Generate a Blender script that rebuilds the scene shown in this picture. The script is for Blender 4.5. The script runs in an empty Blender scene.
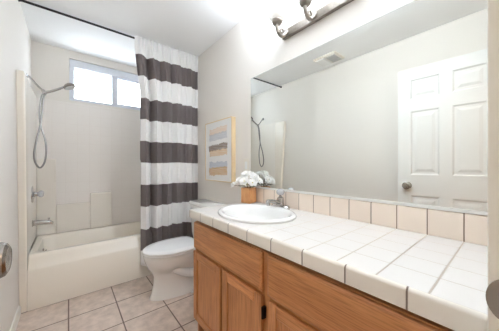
import bpy, bmesh, math, random
from mathutils import Vector, Matrix
R = math.radians
PI = math.pi
random.seed(7)
S = bpy.context.scene
COL = S.collection

# ------------------------------------------------------------------ camera, world, lights, exposure
W, T, H = 1.482, 0.734, 2.44          # room width, back wall depth, ceiling height
YN = -2.42                            # inner face of the wall with the doorway
cam_d = bpy.data.cameras.new('camera')
cam_d.sensor_width = 36.0
cam_d.lens = 219.24 * 36 / 499
cam_d.clip_start = 0.01
cam = bpy.data.objects.new('camera', cam_d)
cam.location = (0.2988, -2.4404, 1.1486)
cam.rotation_euler = (R(90), 0, -0.6891)
COL.objects.link(cam)
S.camera = cam

wd = bpy.data.worlds.new('daylight'); S.world = wd
wd.use_nodes = True
bg = wd.node_tree.nodes['Background']
bg.inputs['Color'].default_value = (0.80, 0.90, 1.0, 1)
bg.inputs['Strength'].default_value = 10.5

S.view_settings.view_transform = 'Standard'
S.view_settings.look = 'None'
S.view_settings.gamma = 1
S.view_settings.use_curve_mapping = False
S.view_settings.exposure = 0.28
S.cycles.max_bounces = 12
S.cycles.diffuse_bounces = 6
S.cycles.glossy_bounces = 6
S.cycles.transparent_max_bounces = 16
S.cycles.caustics_reflective = True
S.cycles.blur_glossy = 0.6
S.cycles.caustics_refractive = False
S.cycles.sample_clamp_indirect = 8

HALL_W, HALL_COL = 10.5, (1.0, 0.80, 0.62)
BULB_W, BULB_COL = 20.5, (0.88, 1.0, 1.16)
WIN_W = 10
def area(name, loc, rot, sx, sy, watts, col):
    l = bpy.data.lights.new(name, 'AREA'); l.shape = 'RECTANGLE'; l.size = sx; l.size_y = sy
    l.energy = watts; l.color = col
    o = bpy.data.objects.new(name, l); o.location = loc; o.rotation_euler = rot
    COL.objects.link(o); return o
area('added_hall_fill', (0.75, -3.35, 2.40), (0, 0, 0), 1.3, 1.0, HALL_W, HALL_COL)  # added fill lamp, never in view, brightens the room through the doorway

# ------------------------------------------------------------------ materials
def nodes(m):
    m.use_nodes = True
    nt = m.node_tree
    return nt, nt.nodes, nt.links, nt.nodes['Principled BSDF']
def srgb(r, g, b):
    f = lambda c: c / 12.92 if c <= 0.04045 else ((c + 0.055) / 1.055) ** 2.4
    return (f(r / 255), f(g / 255), f(b / 255), 1)
def mat(name, col, rough=0.5, metal=0.0, bump=0.0, bscale=60, vary=0.0, vscale=6, coat=0.0):
    m = bpy.data.materials.new(name)
    nt, N, L, P = nodes(m)
    P.inputs['Base Color'].default_value = col
    P.inputs['Roughness'].default_value = rough
    P.inputs['Metallic'].default_value = metal
    if coat:
        P.inputs['Coat Weight'].default_value = coat
        P.inputs['Coat Roughness'].default_value = 0.08
    tc = N.new('ShaderNodeTexCoord')
    if vary:
        n = N.new('ShaderNodeTexNoise'); n.inputs['Scale'].default_value = vscale; n.inputs['Detail'].default_value = 4
        L.new(tc.outputs['Object'], n.inputs['Vector'])
        mx = N.new('ShaderNodeMixRGB')
        mx.inputs[1].default_value = tuple(c * (1 - vary) for c in col[:3]) + (1,)
        mx.inputs[2].default_value = tuple(min(1, c * (1 + vary)) for c in col[:3]) + (1,)
        L.new(n.outputs['Fac'], mx.inputs[0]); L.new(mx.outputs[0], P.inputs['Base Color'])
    if bump:
        n = N.new('ShaderNodeTexNoise'); n.inputs['Scale'].default_value = bscale; n.inputs['Detail'].default_value = 3
        L.new(tc.outputs['Object'], n.inputs['Vector'])
        b = N.new('ShaderNodeBump'); b.inputs['Strength'].default_value = bump; b.inputs['Distance'].default_value = 0.004
        L.new(n.outputs['Fac'], b.inputs['Height']); L.new(b.outputs['Normal'], P.inputs['Normal'])
    return m
def math_node(N, L, op, a, b=None):
    n = N.new('ShaderNodeMath'); n.operation = op
    for i, v in enumerate((a, b)):
        if v is None: continue
        if isinstance(v, (int, float)): n.inputs[i].default_value = v
        else: L.new(v, n.inputs[i])
    return n.outputs[0]
def grid_mask(N, L, coord, off, pitch, half):
    """1 on the joint, 0 on the tile, along one coordinate"""
    a = math_node(N, L, 'SUBTRACT', coord, off - pitch / 2)
    a = math_node(N, L, 'DIVIDE', a, pitch)
    a = math_node(N, L, 'FLOORED_MODULO', a, 1.0)
    a = math_node(N, L, 'SUBTRACT', a, 0.5)
    a = math_node(N, L, 'ABSOLUTE', a)
    a = math_node(N, L, 'MULTIPLY', a, pitch)
    mr = N.new('ShaderNodeMapRange')
    mr.inputs['From Min'].default_value = half * 0.7; mr.inputs['From Max'].default_value = half * 1.3
    mr.inputs['To Min'].default_value = 1; mr.inputs['To Max'].default_value = 0
    L.new(a, mr.inputs['Value'])
    return mr.outputs[0]
def tile_mat(name, col, grout, axes, rough=0.2, vary=0.03, vscale=9, bumpd=0.002, mottle=None, tilevar=0.0):
    """axes: list of (axis index, offset, pitch, half joint width), in world metres (objects that use it sit at the origin)"""
    m = bpy.data.materials.new(name)
    nt, N, L, P = nodes(m)
    tc = N.new('ShaderNodeTexCoord'); sep = N.new('ShaderNodeSeparateXYZ')
    L.new(tc.outputs['Object'], sep.inputs[0])
    mask = None
    for ax, off, pitch, half in axes:
        g = grid_mask(N, L, sep.outputs[ax], off, pitch, half)
        mask = g if mask is None else math_node(N, L, 'MAXIMUM', mask, g)
    n = N.new('ShaderNodeTexNoise'); n.inputs['Scale'].default_value = vscale; n.inputs['Detail'].default_value = 6
    n.inputs['Roughness'].default_value = 0.65
    L.new(tc.outputs['Object'], n.inputs['Vector'])
    ramp = N.new('ShaderNodeValToRGB')
    ramp.color_ramp.elements[0].position = 0.3; ramp.color_ramp.elements[1].position = 0.7
    lo = mottle if mottle else tuple(c * (1 - vary) for c in col[:3]) + (1,)
    ramp.color_ramp.elements[0].color = lo; ramp.color_ramp.elements[1].color = col
    L.new(n.outputs['Fac'], ramp.inputs[0])
    mx = N.new('ShaderNodeMixRGB'); L.new(mask, mx.inputs[0])
    L.new(ramp.outputs[0], mx.inputs[1]); mx.inputs[2].default_value = grout
    L.new(mx.outputs[0], P.inputs['Base Color'])
    rr = N.new('ShaderNodeMapRange'); rr.inputs['To Min'].default_value = rough; rr.inputs['To Max'].default_value = 0.9
    L.new(mask, rr.inputs['Value']); L.new(rr.outputs[0], P.inputs['Roughness'])
    inv = math_node(N, L, 'SUBTRACT', 1.0, mask)
    b = N.new('ShaderNodeBump'); b.inputs['Distance'].default_value = bumpd; b.inputs['Strength'].default_value = 0.7
    L.new(inv, b.inputs['Height']); L.new(b.outputs['Normal'], P.inputs['Normal'])
    return m
def oak(name, axis, light=1.0):
    """honey oak; grain runs along the axis (1 = y, 2 = z)"""
    m = bpy.data.materials.new(name)
    nt, N, L, P = nodes(m)
    tc = N.new('ShaderNodeTexCoord')
    def stretched(s_long, s_cross, detail, dist=0.0):
        mp = N.new('ShaderNodeMapping'); sc = [s_cross] * 3; sc[axis] = s_long
        mp.inputs['Scale'].default_value = sc
        L.new(tc.outputs['Object'], mp.inputs['Vector'])
        n = N.new('ShaderNodeTexNoise'); n.inputs['Scale'].default_value = 1; n.inputs['Detail'].default_value = detail
        n.inputs['Distortion'].default_value = dist
        L.new(mp.outputs[0], n.inputs['Vector']); return n.outputs['Fac']
    broad = stretched(2.2, 26, 4, 1.6)
    fine = stretched(9, 260, 4)
    ramp = N.new('ShaderNodeValToRGB'); r = ramp.color_ramp
    k = light
    r.elements[0].position = 0.30; r.elements[0].color = (0.50 * k, 0.198 * k, 0.064 * k, 1)
    r.elements[1].position = 0.72; r.elements[1].color = (0.63 * k, 0.285 * k, 0.105 * k, 1)
    L.new(broad, ramp.inputs[0])
    r2 = N.new('ShaderNodeValToRGB')
    r2.color_ramp.elements[0].position = 0.36; r2.color_ramp.elements[0].color = (0.55, 0.45, 0.38, 1)
    r2.color_ramp.elements[1].position = 0.52; r2.color_ramp.elements[1].color = (1, 1, 1, 1)
    L.new(fine, r2.inputs[0])
    mx = N.new('ShaderNodeMixRGB'); mx.blend_type = 'MULTIPLY'; mx.inputs[0].default_value = 0.6
    L.new(ramp.outputs[0], mx.inputs[1]); L.new(r2.outputs[0], mx.inputs[2])
    L.new(mx.outputs[0], P.inputs['Base Color'])
    P.inputs['Roughness'].default_value = 0.38
    b = N.new('ShaderNodeBump'); b.inputs['Strength'].default_value = 0.15; b.inputs['Distance'].default_value = 0.001
    L.new(fine, b.inputs['Height']); L.new(b.outputs['Normal'], P.inputs['Normal'])
    return m
M = {}
M['wall'] = mat('wall_paint', srgb(238, 233, 226), 0.75, bump=0.10, bscale=120)
M['ceil'] = mat('ceiling_paint', srgb(248, 248, 247), 0.9, bump=0.25, bscale=90)
M['trim'] = mat('white_trim_paint', srgb(240, 237, 228), 0.45)
M['door'] = mat('white_door_paint', srgb(240, 240, 237), 0.4)
M['porcelain'] = mat('white_porcelain', srgb(244, 243, 240), 0.08, coat=0.4)
M['seatplastic'] = mat('white_seat_plastic', srgb(246, 246, 246), 0.18)
M['tub'] = mat('cream_fibreglass', srgb(247, 239, 226), 0.22)
M['surround'] = tile_mat('embossed_surround', srgb(249, 244, 239), srgb(240, 234, 228),
                         [(0, 0.05, 0.108, 0.0022), (1, 0.0, 0.108, 0.0022), (2, 0.42, 0.108, 0.0022)], rough=0.22, vary=0.01, bumpd=0.0010)
M['plain'] = mat('plain_surround', srgb(248, 242, 233), 0.22)
M['hose'] = mat('ribbed_steel_hose', (0.30, 0.29, 0.28, 1), 0.35, 1.0)
M['satin'] = mat('satin_chrome', (0.50, 0.49, 0.48, 1), 0.2, 1.0)
M['chrome'] = mat('chrome', (0.78, 0.78, 0.80, 1), 0.12, 1.0)
M['nickel'] = mat('brushed_nickel', (0.36, 0.33, 0.30, 1), 0.26, 1.0)
M['pewter'] = mat('aged_pewter', (0.30, 0.27, 0.24, 1), 0.40, 1.0, vary=0.25, vscale=90)
M['black'] = mat('black_rod', srgb(32, 28, 30), 0.4, vary=0.05)
M['darkmetal'] = mat('dark_hinge_metal', srgb(40, 33, 30), 0.45, 0.6)
M['oak_v'] = oak('oak_upright_grain', 2)
M['oak_h'] = oak('oak_level_grain', 1)
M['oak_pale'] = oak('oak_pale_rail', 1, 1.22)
M['oak_shade_dark'] = mat('dark_oak_painted_shade', srgb(84, 50, 30), 0.7, vary=0.1)  # darkened so the batten carries the counter overhang's shade; toe kick shares it
TILE, TY0 = 0.1122, -1.5288
M['counter'] = tile_mat('white_counter_tile', srgb(230, 225, 220), srgb(190, 178, 163),
                        [(0, 0.934, 0.1096, 0.0016), (1, TY0, TILE, 0.0022)], rough=0.16, vary=0.012, bumpd=0.0016)
M['edge'] = tile_mat('cream_edge_tile', srgb(240, 233, 222), srgb(135, 122, 110),
                     [(1, -2.275, 0.1525, 0.0022)], rough=0.18, vary=0.012, bumpd=0.0016)
M['splash'] = tile_mat('peach_splash_tile', srgb(240, 224, 208), srgb(140, 116, 98),
                       [(1, TY0, TILE, 0.0020)], rough=0.2, vary=0.02, bumpd=0.0016)
M['floor'] = tile_mat('beige_floor_tile', srgb(226, 208, 194), srgb(122, 106, 96),
                      [(0, 0.297, 0.3105, 0.0042), (1, 0.0, 0.308, 0.0042)], rough=0.32, vscale=14,
                      mottle=srgb(190, 172, 160), bumpd=0.003)
M['mirror'] = mat('mirror_silver', (0.86, 0.875, 0.845, 1), 0.005, 1.0)
M['channel'] = mat('mirror_channel', srgb(232, 230, 224), 0.4)
M['vinyl'] = mat('white_vinyl', srgb(232, 236, 244), 0.35)
M['plate'] = mat('cream_switch_plastic', srgb(238, 232, 220), 0.35)
M['grey'] = mat('grey_grille', srgb(205, 205, 202), 0.5)
M['rubber'] = mat('white_rubber', srgb(220, 220, 216), 0.5)
M['petal'] = mat('white_petals', srgb(254, 253, 250), 0.6)
M['pollen'] = mat('yellow_flower_centre', srgb(214, 196, 130), 0.7)
M['leaf'] = mat('dark_green_leaf', srgb(74, 84, 46), 0.45, vary=0.2, vscale=40)
M['stem'] = mat('brown_green_stem', srgb(104, 90, 54), 0.6)
M['soil'] = mat('dark_moss', srgb(70, 62, 44), 0.9, bump=0.6, bscale=200)

def glass_mat():
    m = bpy.data.materials.new('window_glass'); m.use_nodes = True
    N, L = m.node_tree.nodes, m.node_tree.links; N.clear()
    o = N.new('ShaderNodeOutputMaterial'); t = N.new('ShaderNodeBsdfTransparent'); g = N.new('ShaderNodeBsdfGlossy')
    g.inputs['Roughness'].default_value = 0.02
    mx = N.new('ShaderNodeMixShader'); mx.inputs[0].default_value = 0.06
    L.new(t.outputs[0], mx.inputs[1]); L.new(g.outputs[0], mx.inputs[2]); L.new(mx.outputs[0], o.inputs[0]); return m
M['glass'] = glass_mat()
def acrylic_mat():
    m = bpy.data.materials.new('clear_acrylic')
    nt, N, L, P = nodes(m)
    P.inputs['Base Color'].default_value = (0.93, 0.94, 0.97, 1); P.inputs['Roughness'].default_value = 0.08
    P.inputs['Transmission Weight'].default_value = 0.55; P.inputs['IOR'].default_value = 1.49
    tc = N.new('ShaderNodeTexCoord'); v = N.new('ShaderNodeTexVoronoi'); v.inputs['Scale'].default_value = 120
    L.new(tc.outputs['Object'], v.inputs['Vector'])
    b = N.new('ShaderNodeBump'); b.inputs['Strength'].default_value = 0.4; b.inputs['Distance'].default_value = 0.003
    L.new(v.outputs['Distance'], b.inputs['Height']); L.new(b.outputs['Normal'], P.inputs['Normal'])
    return m
M['acrylic'] = acrylic_mat()
def shade_mat():
    m = bpy.data.materials.new('frosted_shade_glass'); m.use_nodes = True
    N, L = m.node_tree.nodes, m.node_tree.links; N.clear()
    o = N.new('ShaderNodeOutputMaterial')
    d = N.new('ShaderNodeBsdfDiffuse'); d.inputs[0].default_value = (0.88, 0.85, 0.81, 1)
    t = N.new('ShaderNodeBsdfTranslucent'); t.inputs[0].default_value = (0.018, 0.015, 0.012, 1)
    tr = N.new('ShaderNodeBsdfTransparent'); tr.inputs[0].default_value = (1, 0.97, 0.93, 1)
    g = N.new('ShaderNodeBsdfGlossy'); g.inputs['Roughness'].default_value = 0.15
    a = N.new('ShaderNodeMixShader'); a.inputs[0].default_value = 0.55
    b = N.new('ShaderNodeMixShader'); b.inputs[0].default_value = 0.16
    c = N.new('ShaderNodeMixShader'); c.inputs[0].default_value = 0.06
    L.new(d.outputs[0], a.inputs[1]); L.new(t.outputs[0], a.inputs[2])
    L.new(a.outputs[0], b.inputs[1]); L.new(tr.outputs[0], b.inputs[2])
    L.new(b.outputs[0], c.inputs[1]); L.new(g.outputs[0], c.inputs[2]); L.new(c.outputs[0], o.inputs[0]); return m
M['shade'] = shade_mat()
def emit_mat(name, col, s):
    m = bpy.data.materials.new(name); nt, N, L, P = nodes(m)
    P.inputs['Base Color'].default_value = (0.9, 0.9, 0.9, 1)
    P.inputs['Emission Color'].default_value = col; P.inputs['Emission Strength'].default_value = s; return m
M['bulb'] = emit_mat('warm_bulb', (1, 0.93, 0.85, 1), 3.0)

def curtain_mat():
    """woven cotton, wide charcoal and white bands across the cloth"""
    m = bpy.data.materials.new('striped_curtain_cloth'); nt, N, L, P = nodes(m)
    tc = N.new('ShaderNodeTexCoord'); sep = N.new('ShaderNodeSeparateXYZ'); L.new(tc.outputs['UV'], sep.inputs[0])
    z = sep.outputs[1]
    edges = [2.258, 2.050, 1.832, 1.616, 1.396, 1.178, 0.952, 0.732, 0.502, 0.282]
    tot = None
    for i in range(0, len(edges), 2):
        a = math_node(N, L, 'LESS_THAN', z, edges[i] / 2.5); b = math_node(N, L, 'GREATER_THAN', z, edges[i + 1] / 2.5)
        s = math_node(N, L, 'MULTIPLY', a, b)
        tot = s if tot is None else math_node(N, L, 'ADD', tot, s)
    mx = N.new('ShaderNodeMixRGB'); L.new(tot, mx.inputs[0])
    mx.inputs[1].default_value = srgb(250, 249, 248); mx.inputs[2].default_value = srgb(116, 107, 106)
    n = N.new('ShaderNodeTexNoise'); n.inputs['Scale'].default_value = 500; L.new(tc.outputs['Object'], n.inputs['Vector'])
    m2 = N.new('ShaderNodeMixRGB'); m2.blend_type = 'MULTIPLY'; m2.inputs[0].default_value = 0.12
    L.new(mx.outputs[0], m2.inputs[1]); L.new(n.outputs['Color'], m2.inputs[2])
    L.new(m2.outputs[0], P.inputs['Base Color']); P.inputs['Roughness'].default_value = 0.85
    return m
M['curtain'] = curtain_mat()
def art_mat():
    """abstract wash: three pairs of broad brush bands on white paper (object y, z in metres)"""
    m = bpy.data.materials.new('brush_band_painting'); nt, N, L, P = nodes(m)
    tc = N.new('ShaderNodeTexCoord'); sep = N.new('ShaderNodeSeparateXYZ'); L.new(tc.outputs['Object'], sep.inputs[0])
    n = N.new('ShaderNodeTexNoise'); n.inputs['Scale'].default_value = 22; n.inputs['Detail'].default_value = 5
    L.new(tc.outputs['Object'], n.inputs['Vector'])
    wob = math_node(N, L, 'MULTIPLY', math_node(N, L, 'SUBTRACT', n.outputs['Fac'], 0.5), 0.045)
    mp = N.new('ShaderNodeMapping'); mp.inputs['Scale'].default_value = (1, 4, 70); L.new(tc.outputs['Object'], mp.inputs[0])
    n2 = N.new('ShaderNodeTexNoise'); n2.inputs['Scale'].default_value = 1.5; n2.inputs['Detail'].default_value = 4; L.new(mp.outputs[0], n2.inputs['Vector'])
    y = math_node(N, L, 'ADD', sep.outputs[1], wob); z = math_node(N, L, 'ADD', sep.outputs[2], wob)
    zt = math_node(N, L, 'ADD', z, math_node(N, L, 'MULTIPLY', sep.outputs[1], 0.04))
    cur = None
    base = srgb(240, 239, 237)
    # zc is measured from the picture's bottom edge, y from its middle
    for zc, hh, w, c, dens in [(0.500, 0.033, 0.165, (233, 208, 184), 0.7), (0.445, 0.034, 0.165, (196, 198, 204), 0.8),
                         (0.338, 0.030, 0.175, (132, 113, 98), 0.95), (0.285, 0.030, 0.165, (222, 190, 150), 0.85),
                         (0.160, 0.034, 0.165, (190, 197, 208), 0.85), (0.100, 0.040, 0.170, (211, 172, 122), 0.9)]:
        a = math_node(N, L, 'LESS_THAN', math_node(N, L, 'ABSOLUTE', math_node(N, L, 'SUBTRACT', zt, zc)), hh)
        b = math_node(N, L, 'LESS_THAN', math_node(N, L, 'ABSOLUTE', y), w)
        f = math_node(N, L, 'MULTIPLY', a, b)
        st = N.new('ShaderNodeMapRange'); st.inputs['From Min'].default_value = 0.3; st.inputs['From Max'].default_value = 0.6
        st.inputs['To Min'].default_value = dens - 0.35; st.inputs['To Max'].default_value = dens; L.new(n2.outputs['Fac'], st.inputs['Value'])
        f = math_node(N, L, 'MULTIPLY', f, st.outputs[0])
        mx = N.new('ShaderNodeMixRGB'); L.new(f, mx.inputs[0])
        if cur is None: mx.inputs[1].default_value = base
        else: L.new(cur, mx.inputs[1])
        mx.inputs[2].default_value = srgb(*c); cur = mx.outputs[0]
    L.new(cur, P.inputs['Base Color']); P.inputs['Roughness'].default_value = 0.7
    return m
M['art'] = art_mat()
def wood_block():
    m = bpy.data.materials.new('orange_wood_planter'); nt, N, L, P = nodes(m)
    tc = N.new('ShaderNodeTexCoord'); mp = N.new('ShaderNodeMapping'); mp.inputs['Scale'].default_value = (40, 40, 8); L.new(tc.outputs['Object'], mp.inputs[0])
    n = N.new('ShaderNodeTexNoise'); n.inputs['Scale'].default_value = 1.4; n.inputs['Detail'].default_value = 4; L.new(mp.outputs[0], n.inputs['Vector'])
    r = N.new('ShaderNodeValToRGB'); r.color_ramp.elements[0].position = .3; r.color_ramp.elements[1].position = .7
    r.color_ramp.elements[0].color = srgb(205, 140, 86); r.color_ramp.elements[1].color = srgb(226, 170, 116); L.new(n.outputs['Fac'], r.inputs[0])
    L.new(r.outputs[0], P.inputs['Base Color']); P.inputs['Roughness'].default_value = 0.5; return m
M['planter'] = wood_block()
M['palewood'] = mat('pale_frame_wood', srgb(226, 202, 160), 0.5, vary=0.08, vscale=30)

# ------------------------------------------------------------------ mesh helpers
class MB:
    def __init__(s): s.v = []; s.f = []; s.sm = []
    def add(s, vs, fs, smooth=True):
        o = len(s.v); s.v += [Vector(v) for v in vs]
        s.f += [tuple(i + o for i in f) for f in fs]; s.sm += [smooth] * len(fs); return s
    def box(s, a, b, xf=None):
        x0, y0, z0 = a; x1, y1, z1 = b
        vs = [Vector(p) for p in ((x0,y0,z0),(x1,y0,z0),(x1,y1,z0),(x0,y1,z0),(x0,y0,z1),(x1,y0,z1),(x1,y1,z1),(x0,y1,z1))]
        if xf: vs = [xf @ v for v in vs]
        return s.add(vs, [(0,3,2,1),(4,5,6,7),(0,1,5,4),(1,2,6,5),(2,3,7,6),(3,0,4,7)], False)
    def loft(s, rings, cap0=True, cap1=True, smooth=True, closed=True):
        n = len(rings[0]); vs = [p for r in rings for p in r]; fs = []
        for i in range(len(rings) - 1):
            for j in range(n if closed else n - 1):
                k = (j + 1) % n
                fs.append((i*n+j, i*n+k, (i+1)*n+k, (i+1)*n+j))
        s.add(vs, fs, smooth)
        if cap0: s.add(rings[0], [tuple(reversed(range(n)))], False)
        if cap1: s.add(rings[-1], [tuple(range(n))], False)
        return s
    def tube(s, path, r, seg=12, caps=True):
        pts = [Vector(p) for p in path]; n = len(pts)
        rs = r if isinstance(r, (list, tuple)) else [r] * n
        t0 = (pts[1] - pts[0]).normalized()
        up = Vector((0, 0, 1)) if abs(t0.z) < 0.9 else Vector((1, 0, 0))
        nrm = t0.cross(up).normalized(); rings = []
        for i, p in enumerate(pts):
            t = ((pts[min(i+1, n-1)] - pts[max(i-1, 0)])).normalized()
            nrm = (nrm - t * nrm.dot(t)).normalized(); bi = t.cross(nrm)
            rings.append([p + (nrm * math.cos(a) + bi * math.sin(a)) * rs[i] for a in [2*PI*k/seg for k in range(seg)]])
        return s.loft(rings, caps, caps)
    def lathe(s, prof, c, axis=(0, 0, 1), seg=28, sx=1, sy=1, caps=(True, True)):
        """prof: list of (radius, height along the axis)"""
        ax = Vector(axis).normalized(); c = Vector(c)
        u = ax.orthogonal().normalized(); w = ax.cross(u)
        if abs(ax.z) > 0.99: u, w = Vector((1, 0, 0)), Vector((0, 1, 0)) * (1 if ax.z > 0 else -1)
        rings = [[c + ax * h + (u * math.cos(a) * sx + w * math.sin(a) * sy) * r for a in [2*PI*k/seg for k in range(seg)]] for r, h in prof]
        return s.loft(rings, *caps)
    def build(s, name, m, parent=None, bevel=0, loc=None, autosm=True, seg=2, sub=0, solid=0, kind=None, sharp=35):
        org = Vector((0, 0, 0))
        if parent is not None: org = ORG[parent.name]
        elif loc is not None: org = Vector(loc)
        me = bpy.data.meshes.new(name)
        me.from_pydata([tuple(v - org) for v in s.v], [], s.f)
        me.update()
        bm = bmesh.new(); bm.from_mesh(me)
        bmesh.ops.remove_doubles(bm, verts=bm.verts, dist=1e-5)
        bmesh.ops.recalc_face_normals(bm, faces=bm.faces)
        for f in bm.faces: f.smooth = True
        for e in bm.edges:
            if len(e.link_faces) == 2 and e.calc_face_angle(0) > R(sharp): e.smooth = False
        bm.to_mesh(me); bm.free()
        me.materials.append(m)
        o = bpy.data.objects.new(name, me); COL.objects.link(o)
        if parent is not None: o.parent = parent; ORG[o.name] = org
        else: o.location = org; ORG[o.name] = org
        if solid:
            md = o.modifiers.new('solid', 'SOLIDIFY'); md.thickness = solid; md.offset = 0
        if bevel:
            md = o.modifiers.new('bevel', 'BEVEL'); md.width = bevel; md.segments = seg; md.limit_method = 'ANGLE'; md.angle_limit = R(40)
            md.harden_normals = False
        if sub:
            md = o.modifiers.new('sub', 'SUBSURF'); md.levels = sub; md.render_levels = sub
        if kind: o['kind'] = kind
        return o
ORG = {}
def thing(name, label, cat, loc, group=None):
    o = bpy.data.objects.new(name, None); COL.objects.link(o); o.location = loc
    o.empty_display_size = 0.05
    ORG[o.name] = Vector(loc); o['label'] = label; o['category'] = cat
    if group: o['group'] = group
    return o
def tag(o, label, cat, group=None):
    o['label'] = label; o['category'] = cat
    if group: o['group'] = group
    return o
def structure(mb, name, m, bevel=0): return mb.build(name, m, bevel=bevel, kind='structure')
def smooth_path(pts, n=8):
    P = [Vector(p) for p in pts]; P = [P[0]*2 - P[1]] + P + [P[-1]*2 - P[-2]]; out = []
    for i in range(1, len(P) - 2):
        for k in range(n):
            t = k / n; a, b, c, d = P[i-1], P[i], P[i+1], P[i+2]
            out.append(0.5 * ((2*b) + (c - a)*t + (2*a - 5*b + 4*c - d)*t*t + (3*b - a - 3*c + d)*t**3))
    out.append(P[-2]); return out
def rrect(x0, x1, y0, y1, r, z, n=6):
    """rounded rectangle loop, 4*(n+1) points"""
    out = []
    for cx, cy, a0 in ((x1-r, y1-r, 0), (x0+r, y1-r, 90), (x0+r, y0+r, 180), (x1-r, y0+r, 270)):
        for k in range(n + 1):
            a = R(a0 + 90*k/n); out.append(Vector((cx + r*math.cos(a), cy + r*math.sin(a), z)))
    return out

# ------------------------------------------------------------------ the room
TH = 0.12
JL, JR = 0.072, 0.82          # doorway jamb faces
DH = 2.085                   # doorway height
structure(MB().box((-TH, -4.2, -0.06), (W + TH + 0.6, T + TH, 0)), 'floor', M['floor'])
structure(MB().box((-TH, YN - TH, H), (W + TH, T + TH, H + 0.08)), 'ceiling', M['ceil'])
structure(MB().box((-TH, YN, 0), (0, T, H)), 'wall_left', M['wall'])
structure(MB().box((W, YN, 0), (W + TH, T, H)), 'wall_right', M['wall'])
WX0, WX1, WZ0, WZ1 = 0.303, 1.145, 1.880, 2.350
b = MB()
b.box((-TH, T, 0), (W + TH, T + TH, WZ0)); b.box((-TH, T, WZ1), (W + TH, T + TH, H))
b.box((-TH, T, WZ0), (WX0, T + TH, WZ1)); b.box((WX1, T, WZ0), (W + TH, T + TH, WZ1))
structure(b, 'wall_back', M['wall'])
b = MB()
b.box((-TH, YN - TH, 0), (JL - 0.02, YN, H)); b.box((JR + 0.02, YN - TH, 0), (W + TH, YN, H)); b.box((JL - 0.02, YN - TH, DH + 0.02), (JR + 0.02, YN, H))
structure(b, 'wall_front', M['wall'])
# hallway behind the doorway
b = MB(); b.box((-0.72, -4.2, 0), (-0.6, YN - TH, 2.44)); structure(b, 'wall_hall_left', M['wall'])
b = MB(); b.box((2.1, -4.2, 0), (2.2, YN - TH, 2.44)); structure(b, 'wall_hall_right', M['wall'])
b = MB(); b.box((-0.72, -4.3, 0), (2.2, -4.2, 2.44)); structure(b, 'wall_hall_back', M['wall'])
b = MB(); b.box((-0.72, -4.3, 2.44), (2.2, YN - TH, 2.52)); structure(b, 'ceiling_hall', M['ceil'])
b = MB(); b.box((-0.72, YN - TH, 0), (-TH, YN - TH + 0.1, 2.44)); b.box((W + TH, YN - TH, 0), (2.2, YN - TH + 0.1, 2.44)); structure(b, 'wall_hall_front', M['wall'])
b = MB(); b.box((-0.72, -4.2, -0.06), (-TH, YN - TH, 0)); structure(b, 'floor_hall', M['floor'])
# door jambs and casing
b = MB()
b.box((JR, YN - TH, 0), (JR + 0.02, -2.4115, DH)); b.box((JL - 0.02, YN - TH, 0), (JL, -2.4115, DH)); b.box((JL - 0.02, YN - TH, DH), (JR + 0.02, -2.4115, DH + 0.02))
b.box((JR - 0.012, YN - TH + 0.005, 0), (JR, -2.462, DH)); b.box((JL, YN - TH + 0.005, 0), (JL + 0.012, -2.462, DH)); b.box((JL, YN - TH + 0.005, DH - 0.012), (JR, -2.462, DH))
structure(b, 'trim_1', M['trim'], 0.002)
b = MB()
b.box((JR + 0.006, YN, 0), (JR + 0.066, -2.4135, DH + 0.06)); b.box((0.006, YN, 0), (JL - 0.006, -2.4135, DH + 0.06)); b.box((JL - 0.006, YN, DH + 0.006), (JR + 0.006, -2.4135, DH + 0.06))
structure(b, 'trim_2', M['trim'], 0.003)
# baseboards
b = MB(); b.loft([[Vector((0, y, 0)), Vector((0.013, y, 0)), Vector((0.013, y, 0.055)), Vector((0.006, y, 0.068)), Vector((0, y, 0.07))] for y in (-2.40, -0.006)], smooth=False)
structure(b, 'baseboard_left', M['trim'])
b = MB(); b.loft([[Vector((W, y, 0)), Vector((W - 0.013, y, 0)), Vector((W - 0.013, y, 0.055)), Vector((W - 0.006, y, 0.068)), Vector((W, y, 0.07))] for y in (-1.04, -0.006)], smooth=False)
structure(b, 'baseboard_right', M['trim'])

# window: vinyl slider, two panes, set into the wall
wy0, wy1 = T + 0.012, T + 0.075
b = MB(); fr = 0.032
b.box((WX0, wy0, WZ0), (WX1, wy1, WZ0 + fr)); b.box((WX0, wy0, WZ1 - fr - 0.055), (WX1, wy1, WZ1)); b.box((WX0, wy0, WZ0 + fr), (WX0 + fr + 0.012, wy1, WZ1 - fr - 0.055)); b.box((WX1 - fr - 0.012, wy0, WZ0 + fr), (WX1, wy1, WZ1 - fr - 0.055))
win = b.build('window_1', M['vinyl'], bevel=0.003, kind='structure')
mx_ = 0.724
b = MB(); b.box((mx_ - 0.012, wy0 + 0.006, WZ0 + fr), (mx_ + 0.050, wy1 - 0.01, WZ1 - fr - 0.055)); b.build('meeting_rail', M['vinyl'], win, bevel=0.002)
b = MB(); b.box((mx_ + 0.045, wy0 + 0.02, WZ0 + fr), (WX1 - fr - 0.012, wy1 - 0.012, WZ0 + fr + 0.02)); b.box((mx_ + 0.045, wy0 + 0.02, WZ1 - fr - 0.075), (WX1 - fr - 0.012, wy1 - 0.012, WZ1 - fr - 0.012))
b.box((WX1 - fr - 0.034, wy0 + 0.02, WZ0 + fr), (WX1 - fr - 0.012, wy1 - 0.012, WZ1 - fr - 0.055)); b.build('sliding_sash', M['vinyl'], win, bevel=0.002)
for a0, a1, yy in ((WX0 + 0.02, mx_, wy1 - 0.02), (mx_, WX1 - 0.02, wy1 - 0.03)):
    MB().box((a0, yy, WZ0 + 0.03), (a1, yy + 0.004, WZ1 - 0.03)).build('pane', M['glass'], win)

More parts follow.
